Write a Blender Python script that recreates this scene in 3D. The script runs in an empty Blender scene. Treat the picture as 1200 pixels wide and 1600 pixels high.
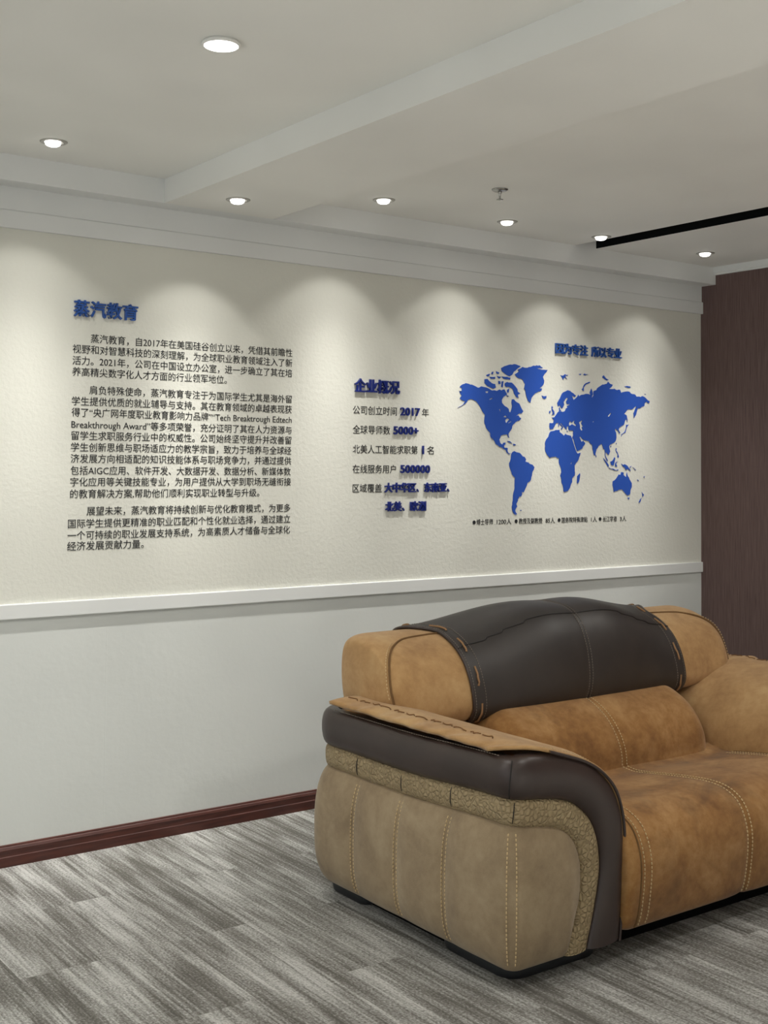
import bpy, bmesh, math, random
from mathutils import Vector, Matrix, noise
random.seed(7)
SC = bpy.context.scene
COL = SC.collection
PI = math.pi

# ------------------------------------------------------------------ camera
CAM_H, CAM_D = 1.5, 4.4853          # camera height, distance to the lettered wall (wall plane is y = 0)
YAW, PIT, ROL = .6301, .0393, .0084
F_PX, CY_PX = 1877.8, 654.5
cd = bpy.data.cameras.new('camera')
cam = bpy.data.objects.new('camera', cd)
COL.objects.link(cam)
SC.camera = cam
fw = Vector((math.sin(YAW)*math.cos(PIT), math.cos(YAW)*math.cos(PIT), math.sin(PIT)))
rt0 = Vector((math.cos(YAW), -math.sin(YAW), 0)); up0 = rt0.cross(fw)
rt = math.cos(ROL)*rt0 + math.sin(ROL)*up0
up = -math.sin(ROL)*rt0 + math.cos(ROL)*up0
M = Matrix((( rt.x, up.x, -fw.x), (rt.y, up.y, -fw.y), (rt.z, up.z, -fw.z))).to_4x4()
M.translation = Vector((0, -CAM_D, CAM_H))
cam.matrix_world = M
cd.sensor_fit = 'VERTICAL'; cd.sensor_height = 36; cd.sensor_width = 36
cd.lens = F_PX/1600*36
cd.shift_y = (CY_PX-800)/1600
cd.clip_start = .05

# ------------------------------------------------------------------ world, exposure
SC.view_settings.view_transform = 'Standard'
SC.view_settings.look = 'None'
SC.view_settings.exposure = .24
SC.view_settings.gamma = 1
SC.view_settings.use_curve_mapping = False
w = bpy.data.worlds.new('world'); SC.world = w; w.use_nodes = True
w.node_tree.nodes['Background'].inputs[0].default_value = (.93, .97, 1, 1)
w.node_tree.nodes['Background'].inputs[1].default_value = .8
SPOT_W, SPOT_ANGLE, SPOT_BLEND = 7.1, 84, .38
BEAM_N, BEAM_K, BEAM_WIDE = 26.0, 13.0, .85     # reflector beam: narrow core over a wide skirt
ROOM_W, FILL_W = 36.0, 300.0
LAMP_COL = (1, .978, .925)

# ------------------------------------------------------------------ helpers
def lin(c):
    return tuple((v/12.92 if v <= .04045 else ((v+.055)/1.055)**2.4) for v in (x/255 for x in c))
def link(name, me, m=None, parent=None, smooth=True):
    o = bpy.data.objects.new(name, me)
    COL.objects.link(o)
    if m: me.materials.append(m)
    if parent: o.parent = parent
    if smooth:
        for p in me.polygons: p.use_smooth = True
    return o
def from_bm(name, bm, m=None, parent=None, smooth=False):
    me = bpy.data.meshes.new(name); bm.to_mesh(me); bm.free()
    return link(name, me, m, parent, smooth)
def tag(o, label=None, cat=None, group=None, kind=None):
    if label: o['label'] = label
    if cat: o['category'] = cat
    if group: o['group'] = group
    if kind: o['kind'] = kind
    return o
def thing(name, label, cat, loc=(0, 0, 0), group=None):
    o = bpy.data.objects.new(name, None); COL.objects.link(o); o.location = loc
    o.empty_display_size = .1
    return tag(o, label, cat, group)
def keep(o, parent):
    """parent without moving (things built in world coordinates)"""
    o.parent = parent
    o.matrix_parent_inverse = Matrix.Translation(parent.location).inverted()
    return o
def add_box(bm, x0, x1, y0, y1, z0, z1):
    vs = [bm.verts.new((x, y, z)) for x in (x0, x1) for y in (y0, y1) for z in (z0, z1)]
    for f in ((0,1,3,2), (4,6,7,5), (0,4,5,1), (2,3,7,6), (0,2,6,4), (1,5,7,3)):
        bm.faces.new([vs[i] for i in f])
def box(name, x0, x1, y0, y1, z0, z1, m, parent=None, kind=None, bevel=0):
    bm = bmesh.new(); add_box(bm, x0, x1, y0, y1, z0, z1)
    bmesh.ops.recalc_face_normals(bm, faces=bm.faces)
    if bevel: bmesh.ops.bevel(bm, geom=bm.edges[:], offset=bevel, segments=2, affect='EDGES', profile=.5)
    o = from_bm(name, bm, m, parent)
    if kind: o['kind'] = kind
    return o
def prism(name, prof, x0, x1, m, parent=None, kind=None, axis='x'):
    """profile of (y,z) extruded along x (axis='x') or of (x,z) along y"""
    bm = bmesh.new()
    mk = (lambda a, p: (a, p[0], p[1])) if axis == 'x' else (lambda a, p: (p[0], a, p[1]))
    A = [bm.verts.new(mk(x0, p)) for p in prof]; B = [bm.verts.new(mk(x1, p)) for p in prof]
    n = len(prof)
    bm.faces.new(A); bm.faces.new(B)
    for i in range(n): bm.faces.new((A[i], A[(i+1) % n], B[(i+1) % n], B[i]))
    bmesh.ops.recalc_face_normals(bm, faces=bm.faces)
    o = from_bm(name, bm, m, parent)
    if kind: o['kind'] = kind
    return o
def lathe(name, prof, m, parent=None, n=48, loc=(0, 0, 0)):
    bm = bmesh.new(); rings = []
    for r, z in prof:
        rings.append([bm.verts.new((r*math.cos(2*PI*k/n), r*math.sin(2*PI*k/n), z)) for k in range(n)] if r > 1e-6 else [bm.verts.new((0, 0, z))])
    for a, b in zip(rings, rings[1:]):
        for k in range(n):
            k2 = (k+1) % n
            if len(a) == 1 and len(b) == 1: continue
            if len(a) == 1: bm.faces.new((a[0], b[k], b[k2]))
            elif len(b) == 1: bm.faces.new((a[k], a[k2], b[0]))
            else: bm.faces.new((a[k], a[k2], b[k2], b[k]))
    bmesh.ops.recalc_face_normals(bm, faces=bm.faces)
    o = from_bm(name, bm, m, parent, True); o.location = loc
    return o
def grid_bm(P, closed_v=False, closed_u=False, bm=None):
    bm = bm or bmesh.new()
    V = [[bm.verts.new(p) for p in row] for row in P]
    nu, nv = len(V), len(V[0])
    for i in range(nu if closed_u else nu-1):
        for j in range(nv if closed_v else nv-1):
            a, b, c, d = V[i][j], V[(i+1) % nu][j], V[(i+1) % nu][(j+1) % nv], V[i][(j+1) % nv]
            try: bm.faces.new((a, b, c, d))
            except ValueError: pass
    return bm
def finish(name, bm, m, parent, flip=None, outward=True):
    bmesh.ops.remove_doubles(bm, verts=bm.verts, dist=1e-5)
    bmesh.ops.recalc_face_normals(bm, faces=bm.faces)
    if flip is not None:
        for v in bm.verts: v.co.x = 2*flip - v.co.x
        bmesh.ops.reverse_faces(bm, faces=bm.faces)
    o = from_bm(name, bm, m, None, True)
    keep(o, parent)
    return o
def catmull(pts, n):
    P = [Vector(p) for p in pts]
    P = [2*P[0]-P[1]] + P + [2*P[-1]-P[-2]]
    fine = []
    for i in range(1, len(P)-2):
        p0, p1, p2, p3 = P[i-1:i+3]
        for k in range(24):
            t = k/24
            fine.append(.5*((2*p1)+(p2-p0)*t+(2*p0-5*p1+4*p2-p3)*t*t+(3*p1-p0-3*p2+p3)*t**3))
    fine.append(P[-2])
    return resample(fine, n)
def resample(pts, n):
    P = [Vector(p) for p in pts]
    L = [0]
    for a, b in zip(P, P[1:]): L.append(L[-1]+(b-a).length)
    out = []; k = 0
    for i in range(n):
        s = L[-1]*i/(n-1)
        while k < len(L)-2 and L[k+1] < s: k += 1
        t = (s-L[k])/max(1e-9, L[k+1]-L[k])
        out.append(P[k].lerp(P[k+1], min(1, max(0, t))))
    return out
def smooth(t):
    t = max(0, min(1, t)); return t*t*(3-2*t)
def tube_bm(path, r, n=8, bm=None, closed=False):
    bm = bm or bmesh.new(); rings = []
    P = [Vector(p) for p in path]
    for i, p in enumerate(P):
        d = (P[min(i+1, len(P)-1)]-P[max(i-1, 0)]).normalized()
        a = d.cross(Vector((0.13, .2, 1))).normalized(); b = d.cross(a)
        rings.append([p+r*(math.cos(2*PI*k/n)*a+math.sin(2*PI*k/n)*b) for k in range(n)])
    grid_bm(rings, closed_v=True, bm=bm)
    return bm
def stitch_bm(path, gap=.011, ln=.0065, r=.0016, bm=None):
    """row of thread stitches: short capsules lying along a path"""
    bm = bm or bmesh.new()
    P = [Vector(p) for p in path]
    tot = sum((b-a).length for a, b in zip(P, P[1:]))
    n = max(2, int(tot/gap)); Q = resample(P, n*4+1)
    for k in range(n):
        a, b = Q[k*4], Q[k*4+2]
        d = (b-a).normalized(); m_ = (a+b)/2
        u = d.cross(Vector((.11, .3, 1))).normalized(); v = d.cross(u)
        rings = []
        for t, s in ((-1, .35), (-.6, 1), (.6, 1), (1, .35)):
            rings.append([bm.verts.new(m_+d*(ln/2*t)+r*s*(math.cos(2*PI*q/5)*u+math.sin(2*PI*q/5)*v)) for q in range(5)])
        for A, B in zip(rings, rings[1:]):
            for q in range(5): bm.faces.new((A[q], A[(q+1) % 5], B[(q+1) % 5], B[q]))
        bm.faces.new(rings[0]); bm.faces.new(rings[-1])
    return bm

# ------------------------------------------------------------------ materials
def mat(name, base=(200, 200, 200), rough=.6, spec=.5, metal=0):
    m = bpy.data.materials.new(name); m.use_nodes = True
    b = m.node_tree.nodes['Principled BSDF']
    b.inputs['Base Color'].default_value = (*lin(base), 1)
    b.inputs['Roughness'].default_value = rough
    b.inputs['Specular IOR Level'].default_value = spec
    b.inputs['Metallic'].default_value = metal
    return m
class N:
    def __init__(s, m): s.t = m.node_tree; s.b = s.t.nodes['Principled BSDF']
    def add(s, kind, **kw):
        n = s.t.nodes.new(kind)
        for k, v in kw.items():
            if k in n.inputs.keys(): n.inputs[k].default_value = v
            else: setattr(n, k, v)
        return n
    def l(s, a, b): s.t.links.new(a, b)
    def coords(s, scale=(1, 1, 1), loc=(0, 0, 0)):
        tc = s.add('ShaderNodeTexCoord'); mp = s.add('ShaderNodeMapping')
        mp.inputs['Scale'].default_value = scale; mp.inputs['Location'].default_value = loc
        s.l(tc.outputs['Object'], mp.inputs['Vector']); return mp.outputs['Vector']
    def noise(s, vec, scale, detail=3, rough=.5, dist=0):
        n = s.add('ShaderNodeTexNoise'); n.inputs['Scale'].default_value = scale
        n.inputs['Detail'].default_value = detail; n.inputs['Roughness'].default_value = rough
        n.inputs['Distortion'].default_value = dist
        s.l(vec, n.inputs['Vector']); return n.outputs['Fac']
    def ramp(s, fac, stops):
        r = s.add('ShaderNodeValToRGB'); e = r.color_ramp.elements
        while len(e) < len(stops): e.new(.5)
        for k, (p, c) in enumerate(stops):
            e[k].position = p; e[k].color = (*lin(c), 1) if len(c) == 3 else c
        s.l(fac, r.inputs['Fac']); return r.outputs['Color']
    def mix(s, fac, a, b, mode='MIX'):
        n = s.add('ShaderNodeMix', data_type='RGBA', blend_type=mode)
        for sock, v in ((n.inputs[0], fac), (n.inputs[6], a), (n.inputs[7], b)):
            if hasattr(v, 'is_linked'): s.l(v, sock)
            elif isinstance(v, (int, float)): sock.default_value = v
            else: sock.default_value = (*lin(v), 1)
        return n.outputs[2]
    def math(s, op, a, b=0):
        n = s.add('ShaderNodeMath', operation=op)
        for sock, v in ((n.inputs[0], a), (n.inputs[1], b)):
            if hasattr(v, 'is_linked'): s.l(v, sock)
            else: sock.default_value = v
        return n.outputs[0]
    def bump(s, h, strength, dist=.01, prev=None):
        n = s.add('ShaderNodeBump'); n.inputs['Strength'].default_value = strength; n.inputs['Distance'].default_value = dist
        s.l(h, n.inputs['Height'])
        if prev: s.l(prev, n.inputs['Normal'])
        s.l(n.outputs['Normal'], s.b.inputs['Normal']); return n.outputs['Normal']
    def color(s, c): s.l(c, s.b.inputs['Base Color'])

def plaster(name, base, bump_s, scale, d=.004):
    m = mat(name, base, .85, .25); n = N(m); v = n.coords()
    h = n.noise(v, scale, 3, .55)
    n.bump(h, bump_s, d)
    big = n.noise(v, 1.3, 2)
    dk = tuple(c*.965 for c in base)
    n.color(n.ramp(big, [(.35, dk), (.65, base)]))
    return m
M_WALLPAPER = plaster('cream_textured_wallpaper', (224, 224, 215), .30, 60, .006)
M_LOWER = plaster('white_wall_paint', (219, 222, 219), .22, 28, .004)
n = N(M_LOWER)                      # one thin vertical joint between the boards
sx = n.add('ShaderNodeSeparateXYZ'); n.l(n.coords(), sx.inputs[0])
jt = n.math('COMPARE', sx.outputs['X'], 1.93); jt.node.inputs[2].default_value = .0014
n.bump(jt, .5, .002, n.b.inputs['Normal'].links[0].from_socket)
M_TRIM = plaster('white_trim_paint', (229, 231, 230), .06, 60)
M_CEIL = plaster('ceiling_paint', (235, 235, 231), .06, 70)
M_BLACK = mat('black_slot_paint', (16, 18, 19), .9, .1)

M_BASEB = mat('mahogany_baseboard', (74, 38, 32), .38, .5)
n = N(M_BASEB); v = n.coords((1, 12, 12)); n.color(n.ramp(n.noise(v, 6, 4), [(.3, (62, 30, 26)), (.7, (88, 45, 36))]))

M_DARKWALL = mat('burgundy_wood_panelling', (58, 34, 36), .55, .3)
n = N(M_DARKWALL); v = n.coords((40, 40, 1.2)); g = n.noise(v, 3.0, 4, .6)
v2 = n.coords((150, 150, 4)); g2 = n.noise(v2, 2.0, 2, .5)
n.color(n.mix(.45, n.ramp(g, [(.3, (92, 74, 72)), (.7, (118, 98, 94))]), n.ramp(g2, [(.35, (84, 64, 63)), (.65, (122, 100, 96))])))

# carpet: plank-like tiles whose streaks run towards the lettered wall
M_CARPET = mat('streaked_grey_carpet', (140, 136, 128), .95, .1)
n = N(M_CARPET)
tc = n.add('ShaderNodeTexCoord')
rot = n.add('ShaderNodeMapping'); rot.inputs['Rotation'].default_value = (0, 0, PI/2); n.l(tc.outputs['Object'], rot.inputs['Vector'])
br = n.add('ShaderNodeTexBrick'); br.offset = .5; br.inputs['Scale'].default_value = 1
br.inputs['Brick Width'].default_value = 1.0; br.inputs['Row Height'].default_value = .25
br.inputs['Mortar Size'].default_value = .0006; br.inputs['Mortar Smooth'].default_value = 0.3
br.inputs['Color1'].default_value = (0, 0, 0, 1); br.inputs['Color2'].default_value = (1, 1, 1, 1)
n.l(rot.outputs['Vector'], br.inputs['Vector'])
vadd = n.add('ShaderNodeVectorMath', operation='MULTIPLY_ADD')
n.l(br.outputs['Color'], vadd.inputs[0]); vadd.inputs[1].default_value = (3.7, 5.3, 0); n.l(tc.outputs['Object'], vadd.inputs[2])
def stretched(sx, sy):
    mp = n.add('ShaderNodeMapping'); mp.inputs['Scale'].default_value = (sx, sy, 1); n.l(vadd.outputs[0], mp.inputs['Vector']); return mp.outputs['Vector']
s1 = n.noise(stretched(19, 1.3), 1, 3, .6)
s2 = n.noise(stretched(95, 2.6), 1, 3, .6)
pl = n.noise(stretched(150, 110), 1, 2, .6)
s3 = n.noise(stretched(5, 2.0), 1, 2, .5)
sm = n.math('ADD', n.math('MULTIPLY', s1, .55), n.math('MULTIPLY', s2, .45))
sm = n.math('ADD', n.math('MULTIPLY', sm, .74), n.math('MULTIPLY', s3, .26))
sm = n.math('ADD', sm, n.math('MULTIPLY', n.math('SUBTRACT', pl, .5), .34))
cc = n.ramp(sm, [(.39, (103, 100, 95)), (.465, (130, 128, 123)), (.53, (164, 163, 159)), (.61, (200, 199, 196))])
cc = n.mix(n.math('MULTIPLY', br.outputs['Fac'], .35), cc, (112, 108, 100))
n.color(cc)
rib = n.add('ShaderNodeTexWave', wave_type='BANDS', bands_direction='X'); rib.inputs['Scale'].default_value = 70; n.l(tc.outputs['Object'], rib.inputs['Vector'])
n.bump(n.math('ADD', n.math('MULTIPLY', pl, 1.0), n.math('MULTIPLY', rib.outputs['Fac'], .25)), .55, .006)

def suede(name, base, dark, light, stain=None, bump_d=.0018):
    m = mat(name, base, .88, .18); n = N(m); v = n.coords()
    a = n.noise(v, 5.5, 5, .62, .4); b = n.noise(v, 38, 3, .6); c = n.noise(v, 420, 2, .6)
    f = n.math('ADD', n.math('MULTIPLY', a, .68), n.math('MULTIPLY', b, .22)); f = n.math('ADD', f, n.math('MULTIPLY', c, .10))
    col = n.ramp(f, [(.36, dark), (.5, base), (.66, light)])
    if stain:
        st = n.noise(n.coords((1, 1, 1), (3.1, 1.7, .4)), 3.4, 4, .6, .7)
        sf = n.add('ShaderNodeMapRange'); sf.inputs['From Min'].default_value = .53; sf.inputs['From Max'].default_value = .72; sf.inputs['To Max'].default_value = .75
        n.l(st, sf.inputs['Value']); col = n.mix(sf.outputs['Result'], col, stain)
    n.color(col)
    n.b.inputs['Sheen Weight'].default_value = .18; n.b.inputs['Sheen Roughness'].default_value = .5
    n.bump(n.math('ADD', n.math('MULTIPLY', c, .6), n.math('MULTIPLY', b, .8)), .4, bump_d)
    return m
M_SEAT = suede('worn_brown_suede', (150, 108, 62), (122, 84, 46), (176, 136, 88), (98, 70, 44))
M_TAN = suede('tan_suede', (176, 139, 94), (156, 119, 78), (192, 158, 112))
M_TAUPE = suede('taupe_suede', (150, 131, 104), (134, 116, 92), (166, 148, 120))
M_CROC = mat('embossed_reptile_leather', (160, 142, 110), .6, .35)
n = N(M_CROC); v = n.coords()
vo = n.add('ShaderNodeTexVoronoi', feature='DISTANCE_TO_EDGE'); vo.inputs['Scale'].default_value = 62; n.l(v, vo.inputs['Vector'])
vr = n.ramp(vo.outputs['Distance'], [(0, (0, 0, 0)), (.22, (255, 255, 255))])
n.color(n.mix(n.noise(v, 20, 3), (146, 127, 96), (172, 153, 118)))
n.bump(vr, .8, .006)
def leather(name, base, light, rough):
    m = mat(name, base, rough, .5); n = N(m); v = n.coords()
    n.color(n.ramp(n.noise(v, 7, 4), [(.35, base), (.7, light)]))
    vo = n.add('ShaderNodeTexVoronoi'); vo.inputs['Scale'].default_value = 320; n.l(v, vo.inputs['Vector'])
    rr = n.noise(v, 12, 3); mr = n.add('ShaderNodeMapRange'); mr.inputs['To Min'].default_value = rough-.05; mr.inputs['To Max'].default_value = rough+.08
    n.l(rr, mr.inputs['Value']); n.l(mr.outputs['Result'], n.b.inputs['Roughness'])
    n.bump(vo.outputs['Distance'], .12, .001)
    return m
M_LEATHER = leather('dark_brown_leather', (52, 41, 38), (60, 48, 44), .36)
M_COVER = leather('espresso_leather', (47, 42, 40), (55, 49, 46), .48)
M_FOOT = leather('black_leather', (34, 36, 38), (42, 44, 46), .5)
M_THREAD = mat('cream_thread', (205, 180, 138), .8, .2)
M_GREYTHREAD = mat('grey_thread', (126, 116, 106), .8, .2)
M_LACE = mat('tan_lacing', (150, 116, 84), .75, .2)
M_LACE_DARK = mat('brown_lacing', (128, 92, 58), .75, .2)
M_DARKPIPE = mat('dark_piping', (28, 25, 24), .5, .4)
M_BROWNPIPE = mat('brown_piping', (112, 84, 54), .8, .2)
M_UNDER = mat('black_lining', (14, 14, 14), .95, .1)
M_MAPBLUE = mat('blue_film', (44, 84, 176), .45, .35)
M_HEADBLUE = mat('blue_acrylic', (38, 82, 158), .35, .5)
M_NAVY = mat('navy_acrylic', (22, 40, 118), .35, .5)
M_INK = mat('black_lettering', (36, 38, 42), .6, .3)
M_WHITE = mat('white_enamel', (226, 226, 222), .4, .5)
M_CHROME = mat('chrome', (170, 170, 168), .22, .5, 1)
M_RINGGREY = mat('satin_grey_ring', (168, 166, 160), .4, .5, .4)
M_LENS = bpy.data.materials.new('lit_lens'); M_LENS.use_nodes = True
nt = M_LENS.node_tree; nt.nodes.remove(nt.nodes['Principled BSDF'])
em = nt.nodes.new('ShaderNodeEmission'); em.inputs[0].default_value = (1, .97, .92, 1); em.inputs[1].default_value = 6
nt.links.new(em.outputs[0], nt.nodes['Material Output'].inputs[0])

# ------------------------------------------------------------------ the room
XR = 5.517                    # burgundy wall
ZC, ZS, YS = 2.642, 2.545, -.106   # ceiling, soffit underside, soffit front
BX0, BX1 = 2.097, 2.600       # ceiling beam
SX0, SX1 = 4.402, 4.556       # black slot
XL, YB = -3.2, -7.5           # how far the room is built
def structure(o): o['kind'] = 'structure'; return o
box('floor', XL, XR, YB, 0, -.1, 0, M_CARPET, kind='structure')
box('wall_back', XL, XR+.15, 0, .15, .943, 2.95, M_WALLPAPER, kind='structure')
box('wall_back_lower', XL, XR+.15, 0, .15, -.1, .943, M_LOWER, kind='structure')
box('wall_front', XL, XR+.15, YB-.15, YB, -.1, 2.95, M_LOWER, kind='structure')
box('wall_right', XR, XR+.15, YB, 0, -.1, 2.95, M_DARKWALL, kind='structure')
box('ceiling', XL, BX0, YB, YS, ZC, 2.95, M_CEIL, kind='structure')
box('ceiling_panel', BX1, SX0, YB, YS, ZC, 2.95, M_CEIL, kind='structure')
box('ceiling_end', SX1, XR, YB, YS, ZC, 2.95, M_CEIL, kind='structure')
box('ceiling_beam', BX0, BX1, YB, YS, ZS, 2.95, M_CEIL, kind='structure')
box('ceiling_soffit', XL, XR, YS, 0, ZS, 2.95, M_TRIM, kind='structure')
box('ceiling_slot', SX0, SX1, YB, YS, 2.90, 2.95, M_BLACK, kind='structure')
box('ceiling_slot_side', SX1-.004, SX1, YB, YS, ZC, 2.90, M_BLACK, kind='structure')
# skirting, chair rail, frieze, cornice
prism('baseboard_back', [(0, 0), (-.016, 0), (-.016, .036), (-.0135, .039), (-.0135, .058), (-.015, .062), (-.011, .070), (-.006, .073), (-.006, .077), (0, .079)], XL, XR, M_BASEB, kind='structure')
prism('trim_1', [(0, .914), (-.011, .914), (-.012, .917), (-.012, .967), (-.011, .970), (0, .970)], XL, XR, M_TRIM, kind='structure')
prism('trim_2', [(0, 2.387), (-.016, 2.387), (-.0165, 2.389), (-.0165, 2.452), (-.010, 2.456), (-.007, 2.457), (-.007, ZS), (0, ZS)], XL, XR, M_TRIM, kind='structure')
prism('trim_3', [(XR, 2.598), (XR-.014, 2.598), (XR-.014, 2.606), (XR-.020, 2.610), (XR-.024, ZC), (XR, ZC)], YB, YS, M_TRIM, kind='structure', axis='y')
prism('baseboard_right', [(XR, 0), (XR-.016, 0), (XR-.014, .06), (XR-.006, .078), (XR, .079)], YB, -.017, M_BASEB, kind='structure', axis='y')

# ------------------------------------------------------------------ ceiling fittings
def spot(name, loc, target, watts, angle, blend, r=.02, beam=False):
    ld = bpy.data.lights.new(name, 'SPOT'); ld.energy = watts; ld.spot_size = math.radians(angle); ld.spot_blend = blend
    ld.shadow_soft_size = r; ld.color = LAMP_COL
    o = bpy.data.objects.new(name, ld); COL.objects.link(o); o.location = loc
    if beam:
        ld.use_nodes = True; t = ld.node_tree; e = t.nodes['Emission']
        tc = t.nodes.new('ShaderNodeTexCoord'); sp = t.nodes.new('ShaderNodeSeparateXYZ'); t.links.new(tc.outputs['Normal'], sp.inputs[0])
        def mth(op, a, b):
            m = t.nodes.new('ShaderNodeMath'); m.operation = op
            for k, q in enumerate((a, b)):
                if hasattr(q, 'is_linked'): t.links.new(q, m.inputs[k])
                else: m.inputs[k].default_value = q
            return m.outputs[0]
        c = mth('ABSOLUTE', sp.outputs['Z'], 0)
        t.links.new(mth('ADD', mth('MULTIPLY', mth('POWER', c, BEAM_N), BEAM_K), BEAM_WIDE), e.inputs['Strength'])
    d = Vector(target)-Vector(loc); o.rotation_euler = d.to_track_quat('-Z', 'Y').to_euler(); return o
GL = 'downlights along the lettered wall'
def downlight(x, y, z, label, tilt=0):
    t = thing('downlight', label, 'ceiling light', (x, y, z), GL)
    lathe('trim_ring', [(0, -.001), (.031, -.001), (.033, -.0035), (.036, -.0035), (.037, -.002), (.041, -.003), (.046, -.003), (.0485, -.001), (.0485, .001)], M_RINGGREY, t)
    l = lathe('lens', [(.028, -.001), (.0275, -.006), (.025, -.012), (.018, -.016), (0, -.018)], M_LENS, t, loc=(-.003, 0, 0))
    s = spot('downlight_lamp', (0, 0, -.02), (tilt, .22, -1), SPOT_W, SPOT_ANGLE, SPOT_BLEND, .018, True); s.parent = t
    return t
downlight(1.537, -.372, ZC, 'recessed downlight at left end of the wall row, near the ceiling corner', 0.05)
downlight(2.300, -.343, ZS, 'recessed downlight in the lowered beam between the two ceiling bays', -0.05)
downlight(3.010, -.345, ZC, 'recessed downlight just right of the beam, left of the sprinkler head', -0.07)
downlight(3.730, -.332, ZC, 'recessed downlight between the sprinkler head and the lettered wall, over the map', -0.12)
downlight(4.340, -.345, ZC, 'recessed downlight touching the left end of the black ceiling slot', -0.05)
downlight(5.100, -.370, ZC, 'recessed downlight beyond the black slot, nearest the burgundy wall', -0.18)
t = thing('ceiling_lamp', 'large glowing round ceiling lamp standing alone in the left ceiling bay', 'ceiling light', (1.527, -1.63, ZC))
lathe('lamp_rim', [(.047, .001), (.052, -.004), (.054, -.008), (.0525, -.011), (.047, -.012), (.0465, -.008)], M_WHITE, t)
lathe('lens', [(.0468, -.008), (.044, -.0125), (.03, -.016), (0, -.0175)], M_LENS, t)
spot('ceiling_lamp_light', (0, 0, -.025), (0, 0, -1), ROOM_W, 150, .6, .045).parent = t
# lamp rows go on unseen; the last one here is added to brighten the sofa
for x, y in ((-.3, -1.65), (-2.0, -1.65), (4.75, -2.1), (3.0, -3.0)):
    spot('unseen_lamp', (x, y, ZC-.03), (x, y, 0), ROOM_W, 150, .6, .045)
for x in (-1.6, .1, 1.7, 3.3, 4.9):  # added lamps out of view: light bounced off the floor brightens the ceiling
    for y in (-4.1, -5.3, -6.5):
        spot('unseen_lamp', (x, y, ZC-.03), (x, y, 0), FILL_W, 72, .7, .045)
for x in (.80, .07, -.65, -1.4):
    spot('wall_row_lamp', (x, -.36, ZC-.02), (x, .21, 0), SPOT_W, SPOT_ANGLE, SPOT_BLEND, .018, True)
t = thing('sprinkler_head', 'small chrome fire sprinkler hanging from the white ceiling', 'sprinkler', (3.268, -.80, ZC))
lathe('escutcheon', [(0, 0), (.034, 0), (.034, -.003), (.026, -.008), (.013, -.010), (0, -.010)], M_CHROME, t)
lathe('stem', [(0, -.008), (.008, -.008), (.008, -.016), (.0045, -.018), (.004, -.036), (.0055, -.040), (0, -.042)], M_CHROME, t, 20)
lathe('deflector', [(0, -.042), (.014, -.042), (.0145, -.0435), (.003, -.045), (0, -.045)], M_CHROME, t, 24)

# ------------------------------------------------------------------ lettering on the wall
def text_mesh(s, x0, x1, zc, em, thick, bold=0.0, cen=.38, y0=-.0002, nat=1.08):
    c = bpy.data.curves.new('lettering', 'FONT'); c.body = s; c.size = 1; c.extrude = .5; c.offset = bold; c.resolution_u = 3
    o = bpy.data.objects.new('lettering', c); COL.objects.link(o)
    dg = bpy.context.evaluated_depsgraph_get(); dg.update()
    me = bpy.data.meshes.new_from_object(o.evaluated_get(dg))
    bpy.data.objects.remove(o); bpy.data.curves.remove(c)
    xs = [v.co.x for v in me.vertices]; a, b = min(xs), max(xs)
    if x1 is None: x0, x1 = x0-(b-a)*em*nat/2, x0+(b-a)*em*nat/2
    k = (x1-x0)/(b-a)
    for v in me.vertices:
        v.co = Vector((x0+(v.co.x-a)*k, y0-(v.co.z+.5)*thick, zc+(v.co.y-cen)*em))
    return me
def textline(name, s, x0, x1, zc, em, m, parent, thick=.0012, bold=0.0, cen=.38):
    o = link(name, text_mesh(s, x0, x1, zc, em, thick, bold, cen), m, None, False)
    return keep(o, parent)
def raised(s, x0, x1, zc, em, m, parent, thick, bold, weights=None):
    """raised characters, one part per character"""
    wts = weights or [1]*len(s); tot = sum(wts); x = x0
    for ch, wt in zip(s, wts):
        w_ = (x1-x0)*wt/tot
        if ch == '、': textline('character', ch, x+w_*.06, x+w_*.30, zc, em, m, parent, thick, bold)
        elif ord(ch) < 256:
            textline('character', ch, x+w_/2, None, zc, em, m, parent, thick, bold*.7, .36)
        else: textline('character', ch, x+w_*.015, x+w_*.985, zc, em, m, parent, thick, bold)
        x += w_
XA, XB, EM = 1.768, 2.770, .0376
t = thing('wall_heading', 'large blue raised heading above the text block on the left', 'wall lettering', (1.9, 0, 2.107))
raised('蒸汽教育', 1.766, 2.037, 2.107, .068, M_HEADBLUE, t, .010, .018)
P1 = [('蒸汽教育，自2017年在美国硅谷创立以来，凭借其前瞻性', 1.841, XB, 1.992), ('视野和对智慧科技的深刻理解，为全球职业教育领域注入了新', XA, XB, 1.9475),
      ('活力。2021年，公司在中国设立办公室，进一步确立了其在培', XA, XB, 1.9025), ('养高精尖数字化人才方面的行业领军地位。', XA, 2.447, 1.8585)]
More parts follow.
